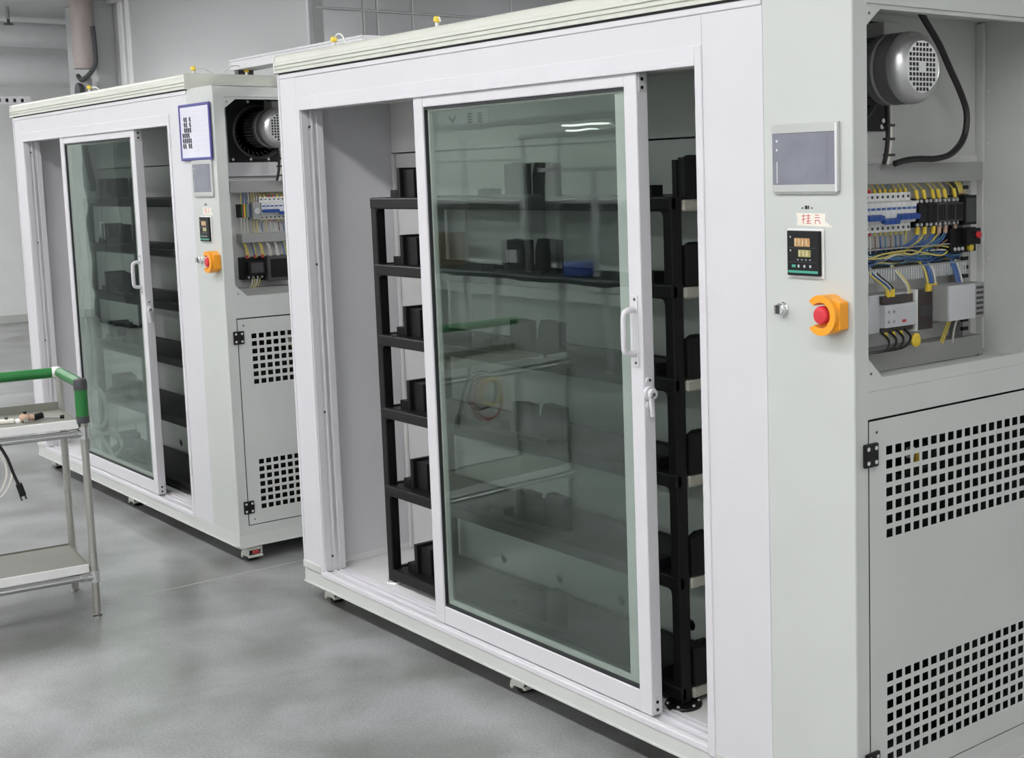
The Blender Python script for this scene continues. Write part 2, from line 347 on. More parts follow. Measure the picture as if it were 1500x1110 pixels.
def electrics(c, var):
    PX = 2.51
    mp = bx('mounting_plate', 'inner', c, PX - .006, PX, .08, .84, 1.10, 1.63, .001)
    bx('wire_duct', 'gp', c, PX, 2.57, .15, .785, 1.562, 1.612, .002)
    bx('wire_duct', 'gp', c, PX, 2.57, .15, .785, 1.095, 1.150, .002)
    # vertical slotted duct
    vd = bx('wire_duct', 'gp', c, PX, 2.557, .715, .748, 1.150, 1.562, .001)
    for k in range(17):
        z = 1.165 + k * .0235
        bx('slot', 'blackp', vd, 2.55, 2.5575, .713, .738, z, z + .010, 0)
    # breakers
    for k in range(11):
        y = .285 + k * .0198
        b = MB()
        b.prism([(PX, 1.442), (2.553, 1.442), (2.553, 1.463), (2.570, 1.466), (2.574, 1.516), (2.553, 1.520), (2.553, 1.540), (PX, 1.540)], lambda u, v, t: (u, t, v), y + .0006, y + .0192)
        br = b.build('circuit_breaker', 'wp', c, .0008)
        dz = -.010 if 4 <= k <= 6 else 0
        tg = MB().obox((2.580, y + .0099, 1.480 + dz), (.014, .0180, .012), Matrix.Rotation(.35, 3, 'Y')).build('toggle', 'blue', br, .001)
        MB().box(2.572, 2.5745, y + .003, y + .017, 1.498, 1.504).build('marking', 'bwire', br)
        MB().cyl((2.552, y + .0099, 1.530), (2.5545, y + .0099, 1.530), .004, 8).build('terminal_screw', 'dark', br)
        MB().cyl((2.552, y + .0099, 1.452), (2.5545, y + .0099, 1.452), .004, 8).build('terminal_screw', 'dark', br)
        fer = 'red' if k in (2, 3) else 'yellow'
        MB().cyl((2.545, y + .0099, 1.538), (2.545, y + .0085, 1.549), .004, 8).build('ferrule', fer, c)
        wire(c, 'twire' if k == 7 else 'ywire', [(2.545, y + .0085, 1.548), (2.546, y + .001, 1.556), (2.545, y - .008, 1.570)], .0026)
        MB().cyl((2.545, y + .0099, 1.444), (2.545, y + .0099, 1.434), .0038, 8).build('ferrule', 'rwire' if k in (2, 3) else 'ywire', c)
        wm = ['bwire', 'ywire', 'wwire', 'wwire', 'brwire', 'bwire', 'twire', 'brwire', 'bwire', 'bwire', 'ywire'][k]
        wire(c, wm, [(2.545, y + .0099, 1.436), (2.547, y + .008, 1.42), (2.545, y + .012, 1.39)], .0028)
    # contactors to the right
    spec = [('blackp', .511, .0365), ('blackp', .5485, .0365), ('dark', .5865, .036), ('dark', .6235, .036), ('dark', .6605, .036)]
    for i, (mm, y, w) in enumerate(spec):
        b = MB(); b.box(PX, 2.558, y, y + w, 1.448, 1.522); b.box(2.558, 2.573, y + .001, y + w - .001, 1.460, 1.508)
        k = b.build('contactor', mm, c, .0012)
        for q in (.28, .72):
            MB().cyl((2.556, y + w * q, 1.515), (2.562, y + w * q, 1.515), .0045, 10).build('terminal_screw', 'alu', k)
            MB().cyl((2.556, y + w * q, 1.455), (2.562, y + w * q, 1.455), .0045, 10).build('terminal_screw', 'alu', k)
        if i >= 2:
            for q in range(4): bx('rib', 'blackp', k, 2.573, 2.5745, y + .005 + q * .0075, y + .0085 + q * .0075, 1.464, 1.504, 0)
    ov = bx('timer_relay', 'blackp', c, PX, 2.575, .699, .750, 1.448, 1.525, .002)
    bx('face', 'dark', ov, 2.575, 2.576, .704, .746, 1.455, 1.518, 0)
    th = MB(); th.box(PX, 2.562, .655, .765, 1.376, 1.440); th.box(2.562, 2.580, .70, .762, 1.395, 1.438)
    th = th.build('overload_relay', 'blackp', c, .002)
    MB().cyl((2.579, .748, 1.420), (2.586, .748, 1.420), .009, 14).build('reset_button', 'red', th)
    MB().cyl((2.561, .735, 1.387), (2.570, .735, 1.387), .010, 12).build('dial', 'yellow', th)
    for y in (.672, .688, .704): MB().cyl((2.561, y, 1.385), (2.565, y, 1.385), .005, 8).build('terminal_screw', 'alu', th)
    ys_ = (.527, .556, .592, .616, .642, .682)
    for i, y in enumerate(ys_):
        MB().cyl((2.556, y, 1.520), (2.552, y - .002, 1.544), .0054, 10).build('ferrule', 'yellow', c)
        wire(c, 'ywire', [(2.552, y - .002, 1.542), (2.550, y - .018, 1.556), (2.548, y - .042, 1.572)], .0028)
        if i % 2 == 0: wire(c, 'wwire', [(2.552, y + .004, 1.540), (2.550, y - .010, 1.556), (2.546, y - .03, 1.572)], .0028)
        MB().cyl((2.556, y, 1.450), (2.554, y, 1.430), .0060, 10).build('ferrule', 'yellow' if i < 3 else 'peach', c)
        wm = ('bwire', 'ywire', 'bwire', 'ywire', 'twire', 'brwire')[i]
        wire(c, wm, [(2.554, y, 1.432), (2.552, y - .018, 1.415), (2.548, y - .045, 1.402), (2.544, y - .07, 1.385)], .0034)
        if i < 5: wire(c, 'bwire', [(2.553, y + .008, 1.432), (2.552, y - .008, 1.412), (2.548, y - .036, 1.400), (2.544, y - .055, 1.384)], .003)
    MB().cyl((2.556, .712, 1.528), (2.552, .712, 1.536), .006, 8).build('ferrule', 'peach', c)
    for k in range(6): wire(c, 'ywire', [(2.556, .70 + k * .006, 1.53), (2.555, .692 + k * .004, 1.55), (2.552, .675 + k * .006, 1.568)], .0026)
    if var == 1:
        # open slotted duct with a bundle of wires
        d = MB(); d.box(PX, 2.513, .15, .74, 1.350, 1.402); d.box(PX, 2.560, .15, .74, 1.3985, 1.4015); d.box(PX, 2.560, .15, .74, 1.3495, 1.3525)
        dd = d.build('wire_duct', 'gp', c, .0006)
        f = MB()
        for k in range(44):
            y = .30 + k * .0098; f.box(2.556, 2.5585, y, y + .0055, 1.318, 1.350)
        ff = f.build('duct_fingers', 'lgp', dd); ff['kind'] = 'stuff'
        rnd = random.Random(3)
        for k in range(22):
            mm = ('bwire', 'ywire', 'kwire', 'bwire', 'ywire', 'twire', 'wwire', 'kwire')[k % 8]
            z0 = 1.356 + rnd.random() * .038; x0 = 2.520 + rnd.random() * .034
            pts = []
            for q in range(9):
                pts.append((x0 + rnd.uniform(-.006, .006), .28 + q * .058, min(1.396, max(1.357, z0 + rnd.uniform(-.012, .012)))))
            wire(c, mm, pts, .003)
        # controller row
        p = MB(); p.box(PX, 2.565, .325, .489, 1.192, 1.288); p.box(2.565, 2.585, .365, .489, 1.205, 1.262)
        p = p.build('logic_controller', 'lgp', c, .0015)
        bx('terminal_strip', 'brown', p, 2.565, 2.575, .365, .485, 1.264, 1.284, .001)
        bx('terminal_strip', 'brown', p, 2.565, 2.575, .365, .485, 1.193, 1.203, .001)
        for q in range(4): MB().cyl((2.585, .378 + (q % 2) * .02, 1.245 - (q // 2) * .025), (2.5865, .378 + (q % 2) * .02, 1.245 - (q // 2) * .025), .004, 8).build('led', 'gp', p)
        bx('sticker', 'redink', p, 2.5845, 2.5855, .43, .445, 1.215, 1.222, 0)
        bx('end_plate', 'wp', c, PX, 2.578, .490, .501, 1.185, 1.292, .001)
        e = bx('expansion_module', 'brown', c, PX, 2.580, .502, .558, 1.188, 1.284, .0015)
        bx('cover', 'dark', e, 2.580, 2.583, .506, .554, 1.222, 1.250, .001)
        r = bx('interface_module', 'gp', c, PX, 2.556, .559, .62, 1.195, 1.284, .0015)
        bx('label_strip', 'ywire', r, 2.556, 2.558, .566, .578, 1.232, 1.258, 0)
        bx('terminal_strip', 'blackp', r, 2.556, 2.562, .562, .618, 1.268, 1.280, .001)
        ps = bx('power_supply', 'gp', c, 2.565, 2.625, .560, .717, 1.207, 1.299, .002)
        bx('front_cover', 'lgp', ps, 2.625, 2.629, .562, .672, 1.208, 1.298, .001)
        for q in range(6): bx('vent_slot', 'dark', ps, 2.6235, 2.6262, .682, .710, 1.215 + q * .0135, 1.222 + q * .0135, 0)
        bx('bracket', 'gp', c, PX, 2.566, .62, .70, 1.225, 1.275, .001)
        for k, (ya, yb, mm) in enumerate(((.335, .385, 'ywire'), (.345, .398, 'bwire'), (.352, .402, 'wwire'), (.362, .410, 'kwire'), (.44, .475, 'ywire'), (.432, .468, 'wwire'))):
            wire(c, mm, [(2.545, ya, 1.356), (2.562, ya + .008, 1.335), (2.574, yb - .006, 1.305), (2.572, yb, 1.280)], .0036)
        for y in (.388, .400, .408): MB().cyl((2.572, y, 1.300), (2.572, y, 1.281), .0062, 8).build('ferrule', 'yellow', c)
        for y, mm in ((.545, 'ywire'), (.558, 'bwire'), (.566, 'bwire'), (.578, 'wwire')):
            wire(c, mm, [(2.548, y, 1.356), (2.566, y, 1.335), (2.572, y + .004, 1.295)], .0042)
        for y in (.552, .574): MB().cyl((2.572, y, 1.303), (2.570, y, 1.284), .009, 10).build('ferrule', 'yellow', c)
        for y in (.665, .672, .680, .688): wire(c, 'bwire' if y < .685 else 'wwire', [(2.552, y, 1.356), (2.57, y - .006, 1.33), (2.585, y - .012, 1.297)], .0034)
        wire(c, 'ywire', [(2.590, .610, 1.210), (2.584, .606, 1.185), (2.565, .605, 1.140)], .0044)
        wire(c, 'ywire', [(2.590, .622, 1.210), (2.584, .616, 1.185), (2.568, .612, 1.140)], .0044)
        wire(c, 'wwire', [(2.590, .650, 1.210), (2.584, .642, 1.18), (2.568, .655, 1.140)], .0044)
        for k in range(4): wire(c, 'kwire', [(2.575, .36 + k * .030, 1.195), (2.600, .36 + k * .028, 1.176), (2.610, .335 + k * .02, 1.155), (2.575, .29, 1.150)], .0046)
        for k in range(3): MB().cyl((2.574, .375 + k * .03, 1.192), (2.580, .375 + k * .03, 1.180), .005, 8).build('ferrule', 'yellow', c)
        MB().lathe((2.592, .465, 1.168), (1, 0, 0), [(0, .0), (.002, .016), (.010, .018), (.014, .010), (.014, 0)], 12).build('cable_gland', 'yellow', c)
        wire(c, 'kwire', [(2.560, .765, 1.100), (2.560, .765, 1.06), (2.56, .765, 1.02)], .011, 'cable')
    else:
        bx('wire_duct', 'gp', c, PX, 2.57, .19, .785, 1.345, 1.385, .002)
        cols = ['blackp', 'ggreen', 'rwire', 'yellow', 'ggreen', 'gp', 'gp', 'bwire']
        for k, mm in enumerate(cols): bx('terminal_block', mm, c, PX, 2.556, .196 + k * .0058, .2014 + k * .0058, 1.455, 1.512, .0006)
        g = bx('selector_relay', 'gp', c, PX, 2.572, .245, .282, 1.445, 1.520, .002)
        MB().cyl((2.571, .264, 1.482), (2.577, .264, 1.482), .014, 16).build('dial', 'lgp', g)
        for k, mm in enumerate(('ywire', 'bwire', 'bwire', 'wwire', 'ywire', 'ywire', 'wwire')):
            y = .20 + k * .012; wire(c, mm, [(2.55, y, 1.512), (2.552, y + .003, 1.54), (2.548, y, 1.572)], .003)
        for k, mm in enumerate(('wwire', 'wwire', 'wwire', 'gp', 'ywire', 'ywire')):
            y = .20 + k * .014; wire(c, mm, [(2.55, y, 1.455), (2.552, y - .002, 1.42), (2.548, y, 1.375)], .0034)
        k_ = MB(); k_.box(PX, 2.565, .19, .282, 1.186, 1.282); k_.box(2.565, 2.595, .205, .275, 1.205, 1.265)
        k_ = k_.build('contactor', 'blackp', c, .002)
        bx('face', 'dark', k_, 2.595, 2.597, .212, .268, 1.215, 1.258, .001)
        for q in range(4): MB().cyl((2.565, .212 + q * .02, 1.195), (2.569, .212 + q * .02, 1.195), .005, 8).build('terminal_screw', 'alu', k_)
        bb = bx('drive_unit', 'dark', c, PX, 2.60, .286, .43, 1.176, 1.284, .003)
        bx('face', 'blackp', bb, 2.60, 2.602, .30, .42, 1.19, 1.27, .001)
        for k in range(6):
            y = .20 + k * .035
            wire(c, ('ywire', 'bwire', 'ywire', 'wwire', 'wwire', 'bwire')[k], [(2.548, y, 1.350), (2.566, y + .004, 1.325), (2.570, y + .008, 1.280)], .0042)
            wire(c, 'wwire' if k in (3, 4) else 'ywire', [(2.546, y + .01, 1.350), (2.562, y + .012, 1.325), (2.568, y + .018, 1.280)], .0042)
            if k < 3: MB().cyl((2.570, y + .008, 1.292), (2.570, y + .008, 1.278), .006, 8).build('ferrule', 'rwire', c)
        for k in range(4): wire(c, 'ywire' if k % 2 else 'wwire', [(2.57, .225 + k * .012, 1.190), (2.58, .218 + k * .01, 1.165), (2.56, .205 + k * .008, 1.140)], .0032)

def blower(c):
    cy, cz = .326, 1.834
    pl = MB().plate(rect(.180, .456, 1.694, 1.964), [circ(.318, 1.822, .112, 32)], YZ, 2.506, 2.512).build('blower_plate', 'blackp', c)
    for k in range(4):
        for (y, z) in ((.196 + k * .081, 1.953), (.196 + k * .081, 1.705), (.445, 1.72 + k * .07)):
            MB().cyl((2.512, y, z), (2.515, y, z), .006, 8).build('bolt', 'alu', pl)
    MB().lathe((2.49, .318, 1.822), (1, 0, 0), [(0, .112), (.022, .112), (.026, .118), (.028, .112), (.022, .104), (0, .104)], 36).build('inlet_ring', 'dark', pl, smooth=True)
    bl = MB()
    for k in range(28):
        t = 2 * PI * k / 28
        bl.obox((2.470, .318 + .093 * math.cos(t), 1.822 + .093 * math.sin(t)), (.05, .022, .002), Matrix.Rotation(t + .6, 3, 'X'))
    bl.build('impeller_blades', 'motor', pl)
    MB().cyl((2.447, .318, 1.822), (2.452, .318, 1.822), .11, 28).build('impeller_disc', 'blackp', pl)
    mo = MB().cyl((2.455, cy, cz), (2.632, cy, cz), .064, 28).build('motor_body', 'motor', c, smooth=True)
    for k in range(36):
        t = 2 * PI * k / 36
        MB().obox((2.565, cy + .070 * math.cos(t), cz + .070 * math.sin(t)), (.11, .020, .0028), Matrix.Rotation(t, 3, 'X')).build('cooling_fin', 'motor', mo)
    MB().lathe((2.618, cy, cz), (1, 0, 0), [(0, .066), (.0, .080), (.004, .084), (.026, .084), (.028, .081)], 40).build('collar', 'motor', mo, smooth=True)
    MB().lathe((2.644, cy, cz), (1, 0, 0), [(0, .081), (.001, .0845), (.007, .0845), (.008, .081)], 40).build('collar_band', 'gp', mo, smooth=True)
    MB().lathe((2.652, cy, cz), (1, 0, 0), [(0, .081), (.002, .084), (.040, .084), (.044, .080)], 40).build('collar', 'motor', mo, smooth=True)
    MB().lathe((2.694, cy, cz), (1, 0, 0), [(0, .080), (.001, .0845), (.010, .0845), (.019, .082), (.029, .0765), (.035, .070), (.038, .064), (.040, .061), (.0385, .060), (.0385, .0)], 48).build('fan_cover', 'silver', mo, smooth=True)
    h = MB()
    for i in range(-5, 5):
        for j in range(-4, 4):
            y = (j + .5) * .0122; z = (i + .5) * .0114
            if math.hypot(y, z) < .0570 and math.hypot(y, z) > .013:
                h.box(2.7320, 2.7332, cy + y - .0037, cy + y + .0037, cz + z - .0039, cz + z + .0039)
    g = h.build('grille_holes', 'blackp', mo); g['kind'] = 'stuff'
    bx('motor_foot', 'comp', mo, 2.52, 2.60, cy + .02, cy + .075, cz + .06, cz + .118, .003)
    wire(c, 'kwire', [(2.60, .470, 2.00), (2.60, .500, 1.965), (2.60, .555, 1.910), (2.60, .600, 1.850), (2.60, .645, 1.790), (2.60, .672, 1.735), (2.60, .660, 1.675), (2.60, .610, 1.635), (2.60, .545, 1.622), (2.60, .480, 1.622), (2.60, .425, 1.619), (2.60, .385, 1.612)], .0085, 'cable')
    cb = MB().tube([(2.592, .376, 1.77), (2.592, .380, 1.70), (2.592, .376, 1.65), (2.592, .366, 1.61)], .0045, 8).build('cable', 'wwire', c, smooth=True)
    MB().tube([(2.592, .365, 1.77), (2.592, .369, 1.70), (2.592, .365, 1.65), (2.592, .354, 1.61)], .0055, 8).build('cable', 'kwire', c, smooth=True)
    for z in (1.705, 1.672, 1.633): MB().box(2.584, 2.599, .359, .388, z - .003, z + .003).build('cable_tie', 'kwire', c)

def perforated_door(c):
    yA, yB, zA, zB, p, h = .047, .832, .169, 1.0405, .0321, .0203
    yl = [yA]; ncol = 21
    for k in range(ncol): yl += [.1154 + k * p - .0112, .1154 + k * p + .0112]
    yl.append(yB)
    rows = [.2397 + k * p for k in range(7)] + [.967 - (6 - k) * p for k in range(7)]
    zl = [zA]
    for z in rows: zl += [z - h / 2, z + h / 2]
    zl.append(zB)
    mb = MB(); nY, nZ = len(yl), len(zl); xf, xb = XR + .0010, XR + .0008
    V = {}
    for i, y in enumerate(yl):
        for j, z in enumerate(zl):
            V[i, j, 0] = len(mb.v); mb.v.append((xf, y, z)); V[i, j, 1] = len(mb.v); mb.v.append((xb - .001, y, z))
    hole = lambda i, j: 0 <= i < nY - 1 and 0 <= j < nZ - 1 and i % 2 == 1 and j % 2 == 1
    inside = lambda i, j: 0 <= i < nY - 1 and 0 <= j < nZ - 1 and not hole(i, j)
    for i in range(nY - 1):
        for j in range(nZ - 1):
            if hole(i, j): continue
            mb.f.append([V[i, j, 0], V[i + 1, j, 0], V[i + 1, j + 1, 0], V[i, j + 1, 0]])
            mb.f.append([V[i, j, 1], V[i, j + 1, 1], V[i + 1, j + 1, 1], V[i + 1, j, 1]])
            for (a, b, ni, nj) in (((i, j), (i + 1, j), i, j - 1), ((i + 1, j), (i + 1, j + 1), i + 1, j), ((i + 1, j + 1), (i, j + 1), i, j + 1), ((i, j + 1), (i, j), i - 1, j)):
                if not inside(ni, nj): mb.f.append([V[a[0], a[1], 0], V[a[0], a[1], 1], V[b[0], b[1], 1], V[b[0], b[1], 0]])
    d = mb.build('vent_door', 'grey', c)
    for z in (.9655, .245):
        hg = bx('hinge', 'blackp', d, XR + .001, XR + .010, .024, .070, z - .027, z + .027, .003)
        for (y, q) in ((.034, -.016), (.034, .016), (.060, -.016), (.060, .016)):
            MB().cyl((XR + .0095, y, z + q), (XR + .0112, y, z + q), .0048, 10).build('screw', 'alu', hg)
    for z in (1.014, .190): MB().cyl((XR + .0013, .0715, z), (XR + .0024, .0715, z), .0035, 8).build('screw', 'dark', d)

def sliding_door(c, xa, xb):
    za, zb = .147, 1.860
    ya, yb = .006, .040
    d = MB()
    d.box(xa, xa + .055, ya, yb, za, zb)
    d = d.build('sliding_door', 'white', c, .003)
    rs = MB(); rs.box(xb - .052, xb, ya, yb + .004, za, zb); rs.build('door_stile', 'white', d, .003)
    bx('door_rail', 'white', d, xa + .055, xb - .052, ya + .001, yb, za, za + .060, .003)
    bx('door_rail', 'white', d, xa + .055, xb - .052, ya + .001, yb, zb - .034, zb, .003)
    gx0, gx1, gz0, gz1 = xa + .055, xb - .052, za + .060, zb - .034
    MB().plate(rect(gx0, gx1, gz0, gz1), [rect(gx0 + .006, gx1 - .004, gz0 + .008, gz1 - .008)], XZF, ya + .006, yb - .006).build('gasket', 'gasket', d)
    MB().plate(rect(gx0 + .002, gx1 - .002, gz0 + .004, gz1 - .004), [rect(gx0 + .016, gx1 - .056, gz0 + .020, gz1 - .014)], XZF, ya + .016, yb - .004).build('glazing_spacer', 'wp', d)
    MB().box(gx0, gx1, ya + .010, ya + .015, gz0, gz1).build('glass_pane', 'glass', d)
    MB().box(gx0, gx1, ya + .026, ya + .030, gz0, gz1).build('glass_pane', 'glass', d)
    # side of the meeting stile: roller plate and screws
    for (z0, z1) in ((zb - .05, zb - .004), (za + .004, za + .05)):
        bp = bx('roller_bracket', 'alu', d, xb - .001, xb + .002, ya + .008, yb - .004, z0, z1, .001)
        for q in (.25, .72): MB().cyl((xb + .0015, .024, z0 + q * .046), (xb + .0032, .024, z0 + q * .046), .0048, 8).build('screw', 'blackp', bp)
    # D handle on the front face
    hx = xb - .028
    hb = MB(); hb.box(hx - .013, hx + .013, ya - .003, ya, 1.248, 1.288); hb.box(hx - .013, hx + .013, ya - .003, ya, 1.098, 1.138)
    hd = hb.build('handle', 'white', d, .001)
    MB().tube([(hx, ya, 1.250), (hx - .002, ya - .022, 1.249), (hx - .004, ya - .034, 1.238), (hx - .004, ya - .036, 1.200), (hx - .004, ya - .036, 1.165), (hx - .004, ya - .034, 1.142), (hx - .002, ya - .022, 1.134), (hx, ya, 1.135)], .0085, 10, 5).build('grip', 'white', hd, smooth=True)
    bx('grip_plate', 'alu', hd, hx - .012, hx + .013, ya - .0015, ya, 1.138, 1.248, .0005)
    for z in (1.277, 1.109): MB().cyl((hx + .002, ya - .0032, z), (hx + .002, ya - .0045, z), .004, 8).build('screw', 'dark', hd)
    # crescent latch on the side of the stile
    la = MB(); la.prism(circ(.022, 1.060, .013, 14) , lambda u, v, t: (t, u, v), xb, xb + .006)
    la.prism(circ(.022, 1.030, .019, 18), lambda u, v, t: (t, u, v), xb, xb + .010); la.prism(circ(.022, .998, .012, 14), lambda u, v, t: (t, u, v), xb, xb + .006)
    la = la.build('latch', 'white', d, .001)
    MB().obox((xb + .017, .018, .998), (.010, .013, .062), Matrix.Rotation(.10, 3, 'X')).build('lever', 'white', la, .004)
    MB().cyl((xb + .010, .022, 1.028), (xb + .022, .022, 1.028), .014, 12).build('lever_hub', 'white', la, .002)
    MB().cyl((xb + .022, .022, 1.028), (xb + .0232, .022, 1.028), .006, 4).build('screw', 'dark', la)
    for z in (1.064, .996): MB().cyl((xb + .006, .022, z), (xb + .0075, .022, z), .004, 8).build('screw', 'dark', la)
    return d

def controls(c):
    y = 0.0
    h = MB(); h.prism([(2.574, 1.549), (2.760, 1.549), (2.768, 1.556), (2.768, 1.7055), (2.5655, 1.7055), (2.5655, 1.556)], XZF, y - .007, y)
    h = h.build('touch_panel', 'hmi', c, .0015)
    bx('screen', 'screen', h, 2.5685, 2.758, y - .0078, y - .006, 1.5695, 1.6845, .0004)
    bx('screen_frame', 'hmi', h, 2.5670, 2.761, y - .0095, y - .007, 1.6845, 1.7025, .001)
    bx('screen_frame', 'hmi', h, 2.5670, 2.761, y - .0095, y - .007, 1.5530, 1.5695, .001)
    bx('edge_strip', 'alu', h, 2.759, 2.7665, y - .0095, y - .007, 1.553, 1.7025, .001)
    for z in (1.668, 1.648): MB().cyl((2.583, y - .0075, z), (2.583, y - .0085, z), .003, 8).build('key_mark', 'wp', h)
    bx('key_mark', 'lgp', h, 2.5815, 2.5845, y - .0085, y - .0075, 1.573, 1.622, 0)
    bx('display_area', 'screen', h, 2.592, 2.736, y - .0083, y - .0077, 1.575, 1.679, 0)
    # small print above the tape, tape with red handwriting
    for k, (xa, xb) in enumerate(((2.651, 2.656), (2.661, 2.669), (2.6705, 2.674), (2.680, 2.684))):
        bx('print_mark', 'ink', c, xa, xb, -.0006, 0, 1.5145 + (.001 if k in (0, 3) else 0), 1.5145 + (.004 if k in (0, 3) else .008), 0)
    tp = MB().prism([(2.636, 1.478), (2.742, 1.475), (2.722, 1.488), (2.724, 1.505), (2.634, 1.506), (2.638, 1.492)], XZF, -.0008, 0).build('tape_label', 'tape', c)
    st = [((2.651, 1.499), (2.663, 1.500)), ((2.657, 1.503), (2.656, 1.482)), ((2.651, 1.490), (2.663, 1.493)), ((2.665, 1.500), (2.678, 1.500)), ((2.667, 1.494), (2.677, 1.495)), ((2.666, 1.488), (2.679, 1.489)), ((2.672, 1.503), (2.671, 1.483)), ((2.665, 1.483), (2.679, 1.483)),
          ((2.692, 1.502), (2.704, 1.501)), ((2.691, 1.496), (2.706, 1.496)), ((2.692, 1.490), (2.704, 1.490)), ((2.703, 1.490), (2.708, 1.482)), ((2.694, 1.489), (2.692, 1.482))]
    ik = MB()
    for (a, b) in st:
        v = Vector((b[0] - a[0], 0, b[1] - a[1])); L = v.length; an = math.atan2(v.z, v.x)
        ik.obox(((a[0] + b[0]) / 2, -.001, (a[1] + b[1]) / 2), (L, .0004, .0016), Matrix.Rotation(-an, 3, 'Y'))
    ik.build('handwriting', 'redink', tp)
    # temperature controller
    t = bx('temperature_controller', 'wp', c, 2.609, 2.720, -.004, 0, 1.359, 1.471, .002)
    bx('face', 'blackp', t, 2.6145, 2.7145, -.012, -.004, 1.3655, 1.4665, .002)
    bx('display', 'amber', t, 2.638, 2.686, -.0126, -.0119, 1.431, 1.450, 0)
    bx('display', 'olive', t, 2.650, 2.688, -.0126, -.0119, 1.408, 1.424, 0)
    for q in range(4):
        bx('digit', 'wp' if False else 'tape', t, 2.641 + q * .0112, 2.6425 + q * .0112, -.0129, -.0126, 1.4335, 1.4475, 0)
        if q < 3: bx('digit', 'tape', t, 2.6535 + q * .0115, 2.655 + q * .0115, -.0129, -.0126, 1.410, 1.422, 0)
        bx('key', 'tgreen' if q == 0 else 'lgp', t, 2.630 + q * .018, (2.641 if q == 0 else 2.635) + q * .018, -.0126, -.0119, 1.3840, 1.3900, 0)
        bx('print_mark', 'lgp', t, 2.646 + q * .0125, 2.651 + q * .0125, -.0124, -.0119, 1.4005, 1.4022, 0)
    bx('colour_strip', 'tgreen', t, 2.618, 2.709, -.0126, -.0119, 1.3715, 1.3770, 0)
    bx('rule', 'dark', t, 2.620, 2.706, -.0124, -.0119, 1.4275, 1.4283, 0); bx('rule', 'dark', t, 2.620, 2.706, -.0124, -.0119, 1.3955, 1.3963, 0)
    for z in (1.4525, 1.422): MB().cyl((2.626, -.012, z), (2.626, -.0126, z), .0022, 8).build('led', 'lgp', t)
    # key switch
    k = MB().lathe((2.5905, 0, 1.2853), (0, -1, 0), [(0, .0165), (.004, .0165), (.006, .0145), (.016, .0145), (.018, .0125), (.018, 0)], 24).build('key_switch', 'chrome', c, smooth=True)
    MB().box(2.5875, 2.5935, -.0186, -.0175, 1.2755, 1.2950).build('key_slot', 'dark', k)
    MB().obox((2.5855, -.022, 1.2853), (.0035, .012, .022), Matrix.Rotation(.0, 3, 'Y')).build('knob', 'chrome', k, .001)
    # emergency stop with orange guard
    cx, cz = 2.742, 1.2830
    outer = [(cx + .045 * math.cos(a), cz + .045 * math.sin(a)) for a in [math.radians(q) for q in range(-138, 139, 12)]]
    inner = [(cx + .029 * math.cos(a), cz + .029 * math.sin(a)) for a in [math.radians(q) for q in range(134, -135, -12)]]
    g = MB().prism(outer + inner, XZF, -.042, 0).build('guard', 'orange', c, .002)
    tb = MB(); tb.prism([(cx + .020, cz - .040), (cx + .047, cz - .030), (cx + .047, cz + .030), (cx + .020, cz + .040), (cx + .030, cz + .020), (cx + .030, cz - .020)], XZF, -.030, -.001); tb.build('guard_rib', 'orange', g, .002)
    e = MB().lathe((cx, 0, cz), (0, -1, 0), [(0, .014), (.022, .014), (.024, .018), (.030, .0205), (.040, .0205), (.044, .018), (.0455, .010), (.0455, 0)], 28).build('stop_button', 'red', c, smooth=True)
    MB().lathe((cx, 0, cz), (0, -1, 0), [(0, .0285), (.003, .0285), (.003, 0)], 24).build('collar', 'orange', e)

